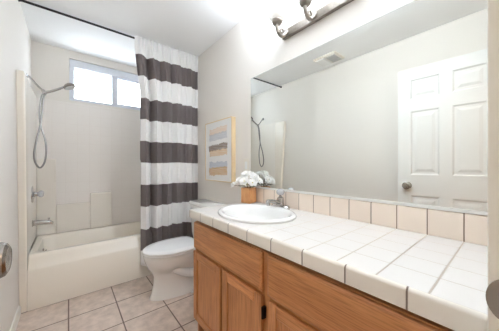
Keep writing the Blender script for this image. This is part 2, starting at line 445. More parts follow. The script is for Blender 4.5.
# six-panel door, open against the left wall
dth, dw = 0.035, 0.712
ang = R(90 - 2.6)
def door_xf():
    return Matrix.Translation((0.075, -2.410, 0.012)) @ Matrix.Rotation(ang, 4, 'Z')
DX = door_xf()                    # local x: hinge to latch, local -y: towards the room
dh = 2.058
b = MB()
colx = [(0.105, 0.315), (0.400, 0.610)]
rows = [(0.20, 0.852), (1.05, 1.65), (1.765, 1.95)]
# solid core with sunk panels on both faces
def face(sgn):
    yf = -dth if sgn < 0 else 0.0
    yi = yf - sgn * 0.009
    xs = [0, colx[0][0], colx[0][1], colx[1][0], colx[1][1], dw]
    zs = [0, rows[0][0], rows[0][1], rows[1][0], rows[1][1], rows[2][0], rows[2][1], dh]
    for i in range(5):
        for j in range(7):
            x0, x1, z0, z1 = xs[i], xs[i+1], zs[j], zs[j+1]
            q = lambda a, y: [DX @ Vector(p) for p in ((x0+a, y, z0+a), (x1-a, y, z0+a), (x1-a, y, z1-a), (x0+a, y, z1-a))]
            if i % 2 == 1 and j % 2 == 1:
                b.loft([q(0, yf), q(0.012, yi), q(0.030, yi), q(0.052, yf - sgn*0.002)], False, True, smooth=False)
            else:
                b.add(q(0, yf), [(0, 1, 2, 3)], False)
face(-1); face(1)
e = [DX @ Vector(p) for p in ((0,0,0),(dw,0,0),(dw,-dth,0),(0,-dth,0),(0,0,dh),(dw,0,dh),(dw,-dth,dh),(0,-dth,dh))]
b.add(e, [(0,1,2,3),(4,5,6,7),(0,3,7,4),(1,2,6,5)], False)
door = b.build('door_1', M['door'], kind='structure', loc=(0.075, -2.410, 0.012), sharp=15)
nd = (DX.to_3x3() @ Vector((0, -1, 0))).normalized()
kc = DX @ Vector((0.632, -dth, 0.946))
knob_prof = [(0.033, 0.0), (0.033, 0.004), (0.029, 0.009), (0.014, 0.011), (0.012, 0.024), (0.018, 0.030), (0.031, 0.036), (0.0355, 0.046), (0.0355, 0.053), (0.032, 0.062), (0.025, 0.066), (0.022, 0.0655), (0.006, 0.067)]
b = MB().lathe(knob_prof, kc, nd); b.build('door_knob', M['nickel'], door)
kc2 = DX @ Vector((0.632, 0, 0.946))
b = MB().lathe([(r, h) for r, h in knob_prof if h < 0.06] + [(0.02, 0.062)], kc2, -nd); b.build('door_knob', M['nickel'], door)
for hz in (0.2, 1.03, 1.85):
    b = MB(); b.tube([DX @ Vector((-0.006, -dth - 0.003, hz)), DX @ Vector((-0.006, -dth - 0.003, hz + 0.09))], 0.006); b.build('hinge', M['nickel'], door)

# strike plate on the right jamb: flat plate with a rounded lip that reaches past the jamb's edge
b = MB()
def strike_loop(x):
    pts = []
    zc_, yc_, hh, ext = 0.939, -2.434, 0.034, 0.0245
    for k in range(17):
        a = -PI/2 + PI*k/16; pts.append(Vector((x, yc_ + ext*math.cos(a), zc_ + hh*math.sin(a))))
    pts += [Vector((x, -2.460, zc_ + hh)), Vector((x, -2.460, zc_ - hh))]
    return pts
l0, l1 = strike_loop(JR), strike_loop(JR - 0.0025)
b.loft([l0, l1], smooth=False)
tag(b.build('strike_plate', M['nickel'], loc=(JR, -2.43, 0.94)), 'brushed nickel strike plate with rounded lip on the white door jamb', 'strike plate')

# ------------------------------------------------------------------ bathtub and shower surround
tub = thing('bathtub', 'cream bathtub with stepped front apron beneath the small window', 'bathtub', (W/2, 0.36, 0))
TX0, TX1 = 0.0465, W - 0.004
b = MB()
TB = 0.700
rings = [rrect(TX0, TX1, 0.0, TB, 0.004, 0.0), rrect(TX0, TX1, 0.0, TB, 0.004, 0.312), rrect(TX0, TX1, 0.010, TB, 0.006, 0.324),
         rrect(TX0, TX1, 0.042, TB, 0.01, 0.396), rrect(TX0, TX1, 0.052, TB, 0.012, 0.412), rrect(TX0, TX1, 0.066, TB, 0.012, 0.420),
         rrect(TX0 + 0.045, TX1 - 0.045, 0.112, 0.645, 0.09, 0.420), rrect(TX0 + 0.052, TX1 - 0.055, 0.122, 0.636, 0.09, 0.410),
         rrect(TX0 + 0.075, TX1 - 0.16, 0.140, 0.615, 0.09, 0.18), rrect(TX0 + 0.095, TX1 - 0.22, 0.165, 0.590, 0.08, 0.095), rrect(TX0 + 0.14, TX1 - 0.28, 0.21, 0.54, 0.06, 0.08)]
b.loft(rings, True, True)
b.build('tub_shell', M['tub'], tub, sharp=50)
b = MB().lathe([(0.034, 0.0), (0.034, 0.004), (0.028, 0.009), (0.01, 0.011)], (TX0 + 0.0595, 0.385, 0.335), (1, 0, -0.12)); b.tube([(TX0 + 0.068, 0.385, 0.335), (TX0 + 0.09, 0.385, 0.350)], 0.005)
b.build('overflow_plate', M['nickel'], tub)
b = MB().lathe([(0.03, 0), (0.03, 0.004), (0.012, 0.006)], (0.30, 0.385, 0.0805)); b.build('drain', M['chrome'], tub)

sur = thing('shower_surround', 'cream one-piece shower surround with embossed tile pattern above the bathtub', 'shower surround', (0.4, T - 0.02, 0.42))
ST = 1.850
# left panel with leaning front column
b = MB()
def colsec(z, yf):
    return [Vector((0.001, yf, z)), Vector((0.040, yf, z)), Vector((0.047, yf + 0.008, z)), Vector((0.047, 0.06, z)), Vector((0.040, 0.075, z)), Vector((0.001, 0.075, z))]
lean = lambda z: -0.002 - 0.13 * max(0, (z - 0.1)) / 1.76
b.loft([colsec(z, lean(z)) for z in (0.0005, 0.42, 0.9, 1.4, ST - 0.015)] + [[Vector((0.001, lean(ST) + 0.006, ST)), Vector((0.034, lean(ST) + 0.006, ST)), Vector((0.040, lean(ST) + 0.014, ST)), Vector((0.040, 0.058, ST)), Vector((0.036, 0.070, ST)), Vector((0.001, 0.070, ST))]], smooth=False)
b.build('front_column', M['tub'], sur, bevel=0.004)
b = MB(); b.box((0.001, 0.0755, 0.424), (0.0405, T - 0.03, ST)); b.build('side_panel', M['plain'], sur, bevel=0.003)
b = MB(); b.box((W - 0.036, 0.07, 0.424), (W - 0.001, T - 0.03, ST)); b.box((W - 0.036, -0.004, 0.422), (W - 0.001, 0.07, ST)); b.build('side_panel', M['tub'], sur, bevel=0.004)
b = MB(); b.box((0.001, T - 0.03, 0.422), (W - 0.001, T - 0.001, ST)); b.build('back_panel', M['surround'], sur, bevel=0.003)
# raised corner panel, ledge and soap block moulded on the back panel
b = MB(); b.box((0.041, T - 0.045, 0.425), (0.192, T - 0.028, 1.22)); b.build('corner_column', M['plain'], sur, bevel=0.008)
b = MB(); b.box((0.192, T - 0.060, 0.425), (0.492, T - 0.028, 0.728)); b.build('soap_ledge', M['plain'], sur, bevel=0.008)
b = MB(); b.box((0.488, T - 0.082, 0.425), (0.700, T - 0.028, 0.832)); b.build('soap_block', M['plain'], sur, bevel=0.012, seg=3)

# ------------------------------------------------------------------ tub and shower fittings on the left panel
px = 0.041
sp = thing('tub_spout', 'chrome tub spout on the shower wall over the bathtub end', 'tub spout', (px, 0.36, 0.62))
b = MB(); b.lathe([(0.030, 0), (0.030, 0.006), (0.022, 0.010)], (px, 0.36, 0.62), (1, 0, 0))
b.tube([(px + 0.006, 0.36, 0.622), (px + 0.03, 0.36, 0.622), (px + 0.085, 0.36, 0.618), (px + 0.118, 0.36, 0.612), (px + 0.130, 0.36, 0.604), (px + 0.128, 0.36, 0.592)], [0.024, 0.024, 0.022, 0.020, 0.017, 0.014], 16)
b.build('spout_body', M['satin'], sp)
b = MB(); b.lathe([(0.004, 0), (0.004, 0.014), (0.008, 0.018), (0.008, 0.026), (0.004, 0.028)], (px + 0.112, 0.36, 0.628)); b.build('diverter_knob', M['satin'], sp)
vl = thing('shower_valve', 'round chrome shower valve with clear knob above the tub spout', 'valve', (px, 0.36, 0.885))
b = MB(); b.lathe([(0.078, 0), (0.077, 0.006), (0.06, 0.012), (0.026, 0.016), (0.022, 0.035), (0.012, 0.04)], (px, 0.36, 0.885), (1, 0, 0)); b.build('escutcheon', M['satin'], vl)
b = MB(); b.lathe([(0.010, 0.036), (0.024, 0.042), (0.031, 0.052), (0.031, 0.064), (0.024, 0.074), (0.010, 0.079)], (px, 0.36, 0.885), (1, 0, 0), 12); b.build('valve_knob', M['acrylic'], vl)
hs = thing('handheld_shower', 'chrome handheld shower with looping hose, left of the window', 'shower head', (0.041, 0.40, 1.97))
A0 = Vector((0.001, 0.40, 1.972)); A1 = Vector((0.117, 0.40, 1.848))
b = MB().lathe([(0.024, 0), (0.023, 0.004), (0.012, 0.009)], (0.001, 0.40, 1.968), (1, 0, 0)); b.build('wall_flange', M['satin'], hs)
b = MB(); b.tube(smooth_path([A0, A0 + Vector((0.02, 0, -0.012)), A0.lerp(A1, 0.6), A1]), 0.0085); b.build('shower_arm', M['satin'], hs)
b = MB(); b.tube([A1 + Vector((-0.012, 0, 0.013)), A1 + Vector((0.010, 0, -0.011))], [0.013, 0.015], 14); b.tube([A1 + Vector((-0.004, 0, -0.016)), A1 + Vector((0.03, 0, 0.006))], 0.013, 14)
b.build('holder', M['satin'], hs)
B0 = A1 + Vector((0.008, -0.004, -0.010)); B1 = Vector((0.270, 0.40, 1.930))
b = MB(); b.tube(smooth_path([B0 + Vector((-0.012, 0, -0.010)), B0, B0.lerp(B1, 0.5) + Vector((0, 0, -0.004)), B1]), [0.010] + [0.0115] * 20 + [0.010] * 4, 14); b.build('wand', M['satin'], hs)
b = MB(); hd = Vector((0.42, -0.15, -0.9)).normalized()
b.lathe([(0.013, -0.034), (0.036, -0.022), (0.052, -0.005), (0.053, 0.006), (0.049, 0.011)], Vector((0.305, 0.40, 1.938)), hd, 24); b.build('spray_head', M['nickel'], hs)
b = MB(); b.lathe([(0.044, 0.0112), (0.044, 0.014), (0.01, 0.0145)], Vector((0.305, 0.40, 1.938)), hd, 24); b.build('spray_face', M['grey'], hs)
hose = smooth_path([B0 + Vector((-0.010, 0, -0.012)), (0.100, 0.395, 1.79), (0.088, 0.39, 1.66), (0.096, 0.38, 1.52), (0.124, 0.37, 1.40), (0.134, 0.36, 1.29),
                    (0.124, 0.35, 1.18), (0.094, 0.34, 1.128), (0.064, 0.33, 1.175), (0.0565, 0.33, 1.26), (0.072, 0.345, 1.39), (0.095, 0.372, 1.53), (0.106, 0.39, 1.66), (0.114, 0.40, 1.79), A1 + Vector((0.012, 0.004, -0.016))], 10)
b = MB(); b.tube(hose, [0.0068 + (0.0008 if i % 2 else 0) for i in range(len(hose))], 10); b.build('hose', M['hose'], hs)

# ------------------------------------------------------------------ curtain and rod
rod = thing('curtain_rod', 'black curtain rod close under the ceiling above the bathtub', 'curtain rod', (0.2, -0.026, 2.418))
b = MB(); b.tube([(0.002, -0.026, 2.418), (W - 0.002, -0.026, 2.418)], 0.0095, 14); b.build('rod', M['black'], rod)
for x0, s in ((0.0005, 1), (W - 0.0005, -1)):
    b = MB(); b.lathe([(0.016, 0), (0.016, 0.004), (0.012, 0.008), (0.011, 0.016)], (x0, -0.026, 2.418), (s, 0, 0), 18); b.build('end_flange', M['black'], rod)
nu, nv = 260, 70
ZT, ZB = 2.434, 0.135
vs, uvs = [], []
def curtain_pt(u, v):
    z = ZT + (ZB - ZT) * v
    d = min(1, (ZT - z) / 0.25)
    xl = 0.800 + 0.055 * min(1, max(0, (ZT - z - 0.12)) / 0.45)
    if z < 1.2: xl += 0.006
    x = xl + (W - 0.006 - xl) * u
    # small gathers at the header melt into broad folds lower down
    ph = 2*PI
    g = 0.012 * math.sin(ph * 19 * u) + 0.006 * math.sin(ph * 31 * u + 1.3)
    f = 0.024 * math.sin(ph * 5.4 * (u ** 0.85) + 0.5 + 0.35 * v) + 0.010 * math.sin(ph * 11.3 * u + 1.0 + 0.6 * v) + 0.004 * math.sin(ph * 23 * u + 2 * v)
    amp = 0.75 + 0.35 * v
    left = math.exp(-((u - 0.17) / 0.045) ** 2)          # the deep crease beside the leading edge
    y = -0.026 * (1 - d) - 0.050 * d + (1 - d) * g * 0.75 + d * (f * amp + 0.045 * left)
    y -= 0.029 * (1 - d)
    if z < 0.46: y = min(y, -0.012)
    return Vector((x, y, z))
b = MB()
grid = [[curtain_pt(i / nu, j / nv) for i in range(nu + 1)] for j in range(nv + 1)]
b.v = [p for r in grid for p in r]
for j in range(nv):
    for i in range(nu):
        a = j*(nu+1) + i; b.f.append((a, a+1, a+nu+2, a+nu+1)); b.sm.append(True)
cur = b.build('shower_curtain', M['curtain'], loc=(1.15, -0.05, ZB), sharp=180)
uvl = cur.data.uv_layers.new(name='UVMap')
for lp in cur.data.loops:
    p = cur.data.vertices[lp.vertex_index].co
    uvl.data[lp.index].uv = (p.x + 1.15, (p.z + ZB + 0.004*math.sin(14*(p.x+1.15))) / 2.5)
md = cur.modifiers.new('solid', 'SOLIDIFY'); md.thickness = 0.0015
tag(cur, 'charcoal and white striped fabric shower curtain drawn to the right', 'shower curtain')

# ------------------------------------------------------------------ toilet
TYC = -0.455
to = thing('toilet', 'white toilet with closed lid between the bathtub and the oak vanity', 'toilet', (1.05, TYC, 0))
def egg(xf, xb, hw, z, n=40, sq=0.0, back=1.0):
    """egg outline, blunt end towards the wall (+x); xf front x, xb back x"""
    out = []
    L_ = xb - xf; xm = xf + L_ * 0.56
    for k in range(n):
        a = 2*PI*k/n; c, s_ = math.cos(a), math.sin(a)
        if c < 0: x = xm + (xm - xf) * c; y = hw * s_
        else:
            p = 2.0 + 2.2*back
            cc = math.copysign(abs(c) ** (2/p), c); ss = math.copysign(abs(s_) ** (2/p), s_)
            x = xm + (xb - xm) * cc; y = hw * ss
        out.append(Vector((x, TYC + y, z)))
    return out
b = MB()
b.loft([egg(0.832, 1.36, 0.112, 0.0), egg(0.830, 1.36, 0.113, 0.012), egg(0.846, 1.35, 0.104, 0.05), egg(0.862, 1.34, 0.098, 0.13), egg(0.862, 1.34, 0.100, 0.19), egg(0.842, 1.34, 0.118, 0.235),
        egg(0.815, 1.34, 0.145, 0.275), egg(0.797, 1.33, 0.166, 0.315), egg(0.786, 1.32, 0.177, 0.352), egg(0.782, 1.30, 0.181, 0.378), egg(0.790, 1.29, 0.174, 0.387)], True, True)
b.build('bowl', M['porcelain'], to, sharp=60)
b = MB()   # trapway bulge and rear deck that carries the tank
for s in (-1, 1):
    b.tube(smooth_path([(1.00, TYC + s*0.085, 0.26), (1.10, TYC + s*0.098, 0.20), (1.20, TYC + s*0.100, 0.17), (1.27, TYC + s*0.098, 0.21), (1.31, TYC + s*0.09, 0.27)], 6), [0.03] + [0.042] * 23 + [0.035], 12)
b.build('trapway', M['porcelain'], to, sharp=60)
b = MB(); b.loft([rrect(1.20, W - 0.030, TYC - 0.10, TYC + 0.10, 0.04, 0.24), rrect(1.19, W - 0.022, TYC - 0.15, TYC + 0.15, 0.04, 0.33), rrect(1.19, W - 0.022, TYC - 0.16, TYC + 0.16, 0.04, 0.385)]); b.build('deck', M['porcelain'], to, sharp=60)
b = MB(); b.loft([egg(0.784, 1.250, 0.182, 0.3875), egg(0.778, 1.254, 0.187, 0.391), egg(0.778, 1.254, 0.187, 0.400), egg(0.784, 1.250, 0.182, 0.405)]); b.build('seat', M['seatplastic'], to, sharp=60)
b = MB(); b.loft([egg(0.780, 1.256, 0.186, 0.4065), egg(0.775, 1.260, 0.190, 0.410), egg(0.775, 1.260, 0.190, 0.420), egg(0.785, 1.252, 0.182, 0.428), egg(0.84, 1.22, 0.13, 0.433)]); b.build('lid', M['seatplastic'], to, sharp=60)
for s in (-1, 1):
    b = MB(); b.tube([(1.258, TYC + s*0.075 - 0.02, 0.405), (1.258, TYC + s*0.075 + 0.02, 0.405)], 0.012); b.build('lid_hinge', M['seatplastic'], to)
b = MB(); b.loft([rrect(1.305, W - 0.02, TYC - 0.185, TYC + 0.185, 0.035, 0.386), rrect(1.295, W - 0.018, TYC - 0.205, TYC + 0.205, 0.04, 0.45), rrect(1.285, W - 0.014, TYC - 0.220, TYC + 0.220, 0.04, 0.742)]); b.build('tank', M['porcelain'], to, sharp=60)
b = MB(); b.loft([rrect(1.280, W - 0.012, TYC - 0.226, TYC + 0.226, 0.04, 0.7425), rrect(1.275, W - 0.010, TYC - 0.231, TYC + 0.231, 0.04, 0.750), rrect(1.275, W - 0.010, TYC - 0.231, TYC + 0.231, 0.04, 0.768), rrect(1.284, W - 0.016, TYC - 0.222, TYC + 0.222, 0.035, 0.778)]); b.build('tank_lid', M['porcelain'], to, sharp=60)
b = MB(); b.lathe([(0.013, 0), (0.013, 0.006), (0.008, 0.010)], (1.2868, TYC + 0.155, 0.700), (-1, 0, 0), 16); b.tube([(1.274, TYC + 0.155, 0.700), (1.268, TYC + 0.12, 0.697), (1.268, TYC + 0.075, 0.690)], [0.006, 0.007, 0.009], 10); b.build('flush_lever', M['chrome'], to)
for s in (-1, 1):
    b = MB(); b.lathe([(0.013, 0.004), (0.013, 0.016), (0.006, 0.024)], (1.16, TYC + s*0.124, -0.004), (0, 0, 1), 14); b.build('bolt_cap', M['seatplastic'], to)

# ------------------------------------------------------------------ vanity cabinet
CX = 0.966           # face frame plane; doors stand 18 mm proud
CY0, CY1 = YN + 0.001, -1.048
CZT = 0.800
va = thing('vanity_cabinet', 'honey oak bathroom vanity cabinet under the white tiled countertop', 'cabinet', (1.2, -1.7, 0))
b = MB()
b.box((CX + 0.018, CY1 - 0.018, 0.0), (W - 0.002, CY1, CZT))                   # end panel
b.box((CX + 0.018, CY0, 0.0), (W - 0.002, CY0 + 0.018, CZT))
b.box((CX + 0.018, CY0 + 0.018, 0.105), (W - 0.002, CY1 - 0.018, 0.120))       # floor of the cabinet
b.box((W - 0.012, CY0 + 0.018, 0.120), (W - 0.002, CY1 - 0.018, CZT))
b.build('carcass', M['oak_v'], va)
b = MB(); b.box((CX + 0.018, CY0 + 0.018, 0.772), (CX + 0.030, CY1 - 0.018, CZT)); b.build('shade_batten', M['oak_shade_dark'], va)  # strip coloured dark to paint the shadow line under the edge tiles
b = MB(); b.box((CX + 0.065, CY0, 0.0), (CX + 0.08, CY1 - 0.018, 0.104)); b.build('toe_kick', M['oak_shade_dark'], va)
b = MB()
stiles = [(CY1 - 0.036, CY1), (-1.775, -1.728), (CY0, CY0 + 0.03)]
for a, c in stiles:
    b = MB(); b.box((CX, a, 0.105), (CX + 0.0175, c, 0.770)); b.build('stile', M['oak_v'], va, bevel=0.001)
b = MB()
for (a, c) in ((-1.728, CY1 - 0.036), (CY0 + 0.03, -1.775)):
    for z0, z1 in ((0.105, 0.145), (0.560, 0.610), (0.735, 0.770)):
        b = MB(); b.box((CX, a, z0), (CX + 0.0175, c, z1)); b.build('rail', M['oak_h'], va, bevel=0.001)
FX = CX - 0.0185
def slab_front(y0, y1, z0, z1):
    b = MB(); bv = 0.010
    q = lambda x, i: [Vector((x, y0 + i, z0 + i)), Vector((x, y1 - i, z0 + i)), Vector((x, y1 - i, z1 - i)), Vector((x, y0 + i, z1 - i))]
    b.loft([q(CX - 0.0005, 0), q(FX + 0.007, 0), q(FX, bv), q(FX, bv + 0.004)], smooth=False)
    return b.build('drawer_front', M['oak_h'], va)
slab_front(-1.732, -1.056, 0.594, 0.767)
slab_front(-2.400, -1.766, 0.592, 0.767)
def cab_door(y0, y1, z0, z1, hinge_y, pale=False):
    fw = 0.050
    d = MB()
    # sunk centre panel
    d.box((FX + 0.008, y0 + fw - 0.006, z0 + fw - 0.006), (FX + 0.014, y1 - fw + 0.006, z1 - fw + 0.006))
    o = d.build('door', M['oak_v'], va)
    b = MB()
    for a, c in ((y0, y0 + fw), (y1 - fw, y1)):
        b = MB(); b.box((FX, a, z0), (CX - 0.0005, c, z1)); b.build('door_stile', M['oak_v'], o, bevel=0.0045)
    for z in ((z0, z0 + fw), (z1 - fw, z1)):
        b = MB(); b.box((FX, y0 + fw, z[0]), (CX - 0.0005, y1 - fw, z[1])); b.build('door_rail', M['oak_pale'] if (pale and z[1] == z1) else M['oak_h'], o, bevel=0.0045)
    for hz in ((z0 + 0.07, z1 - 0.095) if hinge_y else ()):
        b = MB(); b.box((FX + 0.002, hinge_y - 0.006, hz), (CX - 0.0006, hinge_y + 0.006, hz + 0.05)); b.tube([(FX, hinge_y, hz), (FX, hinge_y, hz + 0.05)], 0.0045); b.build('hinge', M['darkmetal'], o)
    return o
cab_door(-1.392, -1.056, 0.122, 0.577, None)
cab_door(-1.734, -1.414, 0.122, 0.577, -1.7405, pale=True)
cab_door(-2.078, -1.772, 0.122, 0.575, None)
cab_door(-2.404, -2.100, 0.122, 0.575, None)

# countertop: tiled slab with an oval opening, rounded edge tiles and splash
SC = Vector((1.176, -1.432, 0))          # middle of the basin
SA, SB = 0.182, 0.232                    # half sizes of the opening (x, y)
ZC = 0.855
CTY = -1.046
ct = thing('countertop', 'long white tiled countertop with cream edge tiles on the oak vanity', 'countertop', (1.2, -1.7, 0.802))
b = MB()
x0, x1, y0, y1 = 0.934, W - 0.0015, YN + 0.001, CTY - 0.012
bm = bmesh.new()
ell = [bm.verts.new((SC.x + SA*math.cos(2*PI*k/48), SC.y + SB*math.sin(2*PI*k/48), ZC)) for k in range(48)]
nseg = 10
oc = []
for (ax, ay), (bx, by) in zip(((x0,y0),(x1,y0),(x1,y1),(x0,y1)), ((x1,y0),(x1,y1),(x0,y1),(x0,y0))):
    for k in range(nseg): oc.append(bm.verts.new((ax + (bx-ax)*k/nseg, ay + (by-ay)*k/nseg, ZC)))
ed = [bm.edges.new((ell[k], ell[(k+1) % 48])) for k in range(48)] + [bm.edges.new((oc[k], oc[(k+1) % len(oc)])) for k in range(len(oc))]
bmesh.ops.triangle_fill(bm, use_beauty=True, edges=ed)
bm.verts.index_update()
top_v = [v.co.copy() for v in bm.verts]; top_f = [tuple(v.index for v in f.verts) for f in bm.faces]
bm.free()
b.add(top_v, top_f, False)
for loop in (top_v[:48], top_v[48:]):
    n = len(loop); low = [Vector((p.x, p.y, 0.8015)) for p in loop]
    b.add(list(loop) + low, [(k, (k+1) % n, n + (k+1) % n, n + k) for k in range(n)], False)
b.add([Vector((p.x, p.y, 0.8015)) for p in top_v], [tuple(reversed(f)) for f in top_f], False)
# texture coordinates must stay in room metres: this part's own origin is moved back to the world's
tiles = b.build('tile_top', M['counter'], ct)
def edge_profile(out):   # out = 0 at the slab, towards the room
    return [(0.0, 0.803), (0.012, 0.803), (0.012, 0.846), (0.0105, 0.851), (0.007, 0.8550), (0.002, 0.8562), (0.0, 0.8555)]
b = MB()
pr = edge_profile(0)
c1 = [Vector((x0 - d, YN + 0.001, z)) for d, z in pr]
c2 = [Vector((x0 - d, y1 + d, z)) for d, z in pr]
c3 = [Vector((W - 0.0015, y1 + d, z)) for d, z in pr]
b.loft([c1, c2, c3], True, True, smooth=True)
b.build('edge_tile', M['edge'], ct, sharp=50)
b = MB()
pr2 = [(0.0, 0.8555), (0.009, 0.8555), (0.009, 0.958), (0.0075, 0.963), (0.003, 0.9655), (0.0, 0.9655)]
b.loft([[Vector((W - 0.001 - d, yy, z)) for d, z in pr2] for yy in (YN + 0.001, -1.032)], True, True)
b.build('backsplash', M['splash'], ct, sharp=40)

# basin
bs = thing('sink_basin', 'oval white drop-in sink basin set into the tiled countertop', 'sink', (SC.x, SC.y, 0.855))
b = MB()
prof = [(1.04, 0.8562), (1.155, 0.8562), (1.165, 0.862), (1.140, 0.870), (1.08, 0.8735), (1.0, 0.868), (0.955, 0.855), (0.90, 0.81), (0.78, 0.755), (0.55, 0.722), (0.25, 0.712), (0.13, 0.710)]
def ring(k, z, n=56):
    sh = 0.0
    return [Vector((SC.x - sh + (SA*k if k <= 1 else SA + (k-1)*0.19) * math.cos(2*PI*i/n), SC.y + (SB*k if k <= 1 else SB + (k-1)*0.19) * math.sin(2*PI*i/n), z)) for i in range(n)]
b.loft([ring(k, z) for k, z in prof] + [ring(0.12, 0.700), ring(0.3, 0.704), ring(0.6, 0.714), ring(0.82, 0.748), ring(0.94, 0.806), ring(0.975, 0.8562)], False, False)
b.build('basin', M['porcelain'], bs, sharp=70)
b = MB(); b.lathe([(0.024, 0), (0.024, 0.003), (0.015, 0.004), (0.012, 0.001)], (SC.x, SC.y, 0.7105), (0, 0, 1), 20); b.build('drain', M['chrome'], bs)

# faucet
FXc, FYc, FZ = 1.421, -1.412, 0.8565
fa = thing('faucet', 'chrome single-handle faucet with clear ball knob behind the oval sink', 'faucet', (FXc, FYc, FZ))
b = MB(); b.loft([rrect(FXc - 0.027, FXc + 0.027, FYc - 0.078, FYc + 0.078, 0.026, FZ + 0.014 if False else z) if not tp else rrect(FXc - 0.021, FXc + 0.021, FYc - 0.068, FYc + 0.068, 0.020, z) for z, tp in ((FZ, 0), (FZ + 0.012, 0), (FZ + 0.022, 1))]); b.build('base_plate', M['satin'], fa)
b = MB(); b.lathe([(0.027, 0.02), (0.025, 0.035), (0.023, 0.06), (0.020, 0.072), (0.013, 0.078)], (FXc, FYc, FZ), (0, 0, 1), 24); b.build('faucet_body', M['satin'], fa)
b = MB()
sects = []
for t, zc_, hw, hh in ((0.0, 0.036, 0.020, 0.014), (0.3, 0.047, 0.018, 0.013), (0.65, 0.056, 0.016, 0.012), (0.92, 0.058, 0.014, 0.012), (1.0, 0.052, 0.010, 0.010)):
    xx = FXc - 0.012 - 0.118*t
    sects.append([Vector((xx, FYc + hw*math.cos(a), FZ + zc_ + hh*math.sin(a))) for a in [2*PI*k/16 for k in range(16)]])
b.loft(sects); b.lathe([(0.011, 0), (0.011, 0.020)], (FXc - 0.117, FYc, FZ + 0.030), (0, 0, 1), 14); b.build('spout', M['satin'], fa)
b = MB(); b.tube([(FXc, FYc, FZ + 0.074), (FXc + 0.001, FYc, FZ + 0.094)], [0.010, 0.008], 12); b.build('handle_stem', M['satin'], fa)
b = MB(); b.lathe([(0.008, 0.088), (0.020, 0.093), (0.027, 0.103), (0.028, 0.114), (0.023, 0.125), (0.012, 0.132), (0.004, 0.133)], (FXc, FYc, FZ), (0, 0, 1), 14); b.build('handle_knob', M['acrylic'], fa)
b = MB(); b.tube([(FXc + 0.026, FYc, FZ + 0.01), (FXc + 0.026, FYc, FZ + 0.055)], 0.0025, 8); b.lathe([(0.003, 0), (0.006, 0.004), (0.003, 0.009)], (FXc + 0.026, FYc, FZ + 0.054), (0, 0, 1), 10); b.build('lift_rod', M['satin'], fa)

# ------------------------------------------------------------------ mirror
mi = thing('mirror', 'wide frameless wall mirror above the tiled backsplash', 'mirror', (W - 0.003, -1.72, 0.97))
MZ1 = 1.876
MB().box((W - 0.0055, YN + 0.004, 0.9665), (W - 0.0008, -1.030, MZ1)).build('mirror_glass', M['mirror'], mi)
b = MB(); b.box((W - 0.010, YN + 0.003, 0.9660), (W - 0.0058, -1.029, 0.9800)); b.build('bottom_channel', M['channel'], mi)
b = MB(); b.box((W - 0.0068, YN + 0.003, MZ1 - 0.002), (W - 0.0008, -1.029, MZ1 + 0.001)); b.build('top_edge', M['grey'], mi)

# ------------------------------------------------------------------ vanity light
vlr = thing('vanity_light', 'pewter vanity light bar with three frosted glass shades above the mirror', 'wall light', (W, -1.66, 2.06))
b = MB(); b.box((W - 0.026, -1.935, 2.033), (W - 0.0008, -1.395, 2.093)); b.build('light_bar', M['pewter'], vlr, bevel=0.006, seg=3)
lx = W - 0.118
for i, ly in enumerate((-1.436, -1.660, -1.884)):
    b = MB()
    b.tube(smooth_path([(W - 0.027, ly, 2.062), (W - 0.045, ly, 2.042), (W - 0.072, ly, 2.022), (W - 0.103, ly, 2.030), (lx - 0.002, ly, 2.062), (lx, ly, 2.088)], 8), 0.0115, 12)
    sc = [(W - 0.075 + 0.026*(1 - t*0.7)*math.cos(R(-90 + 400*t)), ly, 2.052 + 0.026*(1 - t*0.7)*math.sin(R(-90 + 400*t))) for t in [k/28 for k in range(29)]]
    b.tube(sc, [0.0078 - 0.0025*k/28 for k in range(29)], 10)
    b.lathe([(0.018, 0), (0.018, 0.004), (0.010, 0.010)], (W - 0.027, ly, 2.062), (-1, 0, 0), 16)
    b.build('arm', M['pewter'], vlr)
    b = MB(); b.lathe([(0.012, -0.012), (0.024, -0.006), (0.034, 0.006), (0.036, 0.018), (0.034, 0.026), (0.027, 0.029)], (lx, ly, 2.088), (0, 0, 1), 24); b.build('socket_cup', M['pewter'], vlr)
    b = MB(); b.lathe([(0.027, 0.018), (0.042, 0.029), (0.060, 0.052), (0.068, 0.085), (0.070, 0.110), (0.066, 0.138), (0.074, 0.160)], (lx, ly, 2.088), (0, 0, 1), 32, caps=(False, False))
    sh = b.build('shade', M['shade'], vlr, solid=0.003)
    b = MB(); b.lathe([(0.013, 0.034), (0.014, 0.046), (0.022, 0.060), (0.025, 0.074), (0.018, 0.088), (0.006, 0.094)], (lx, ly, 2.088), (0, 0, 1), 20); b.build('bulb', M['bulb'], sh)
    l = bpy.data.lights.new('bulb_light', 'POINT'); l.energy = BULB_W; l.color = BULB_COL; l.shadow_soft_size = 0.03
    o = bpy.data.objects.new('bulb_light', l); o.location = Vector((lx, ly, 2.225)) - ORG[vlr.name]; o.parent = vlr; COL.objects.link(o)

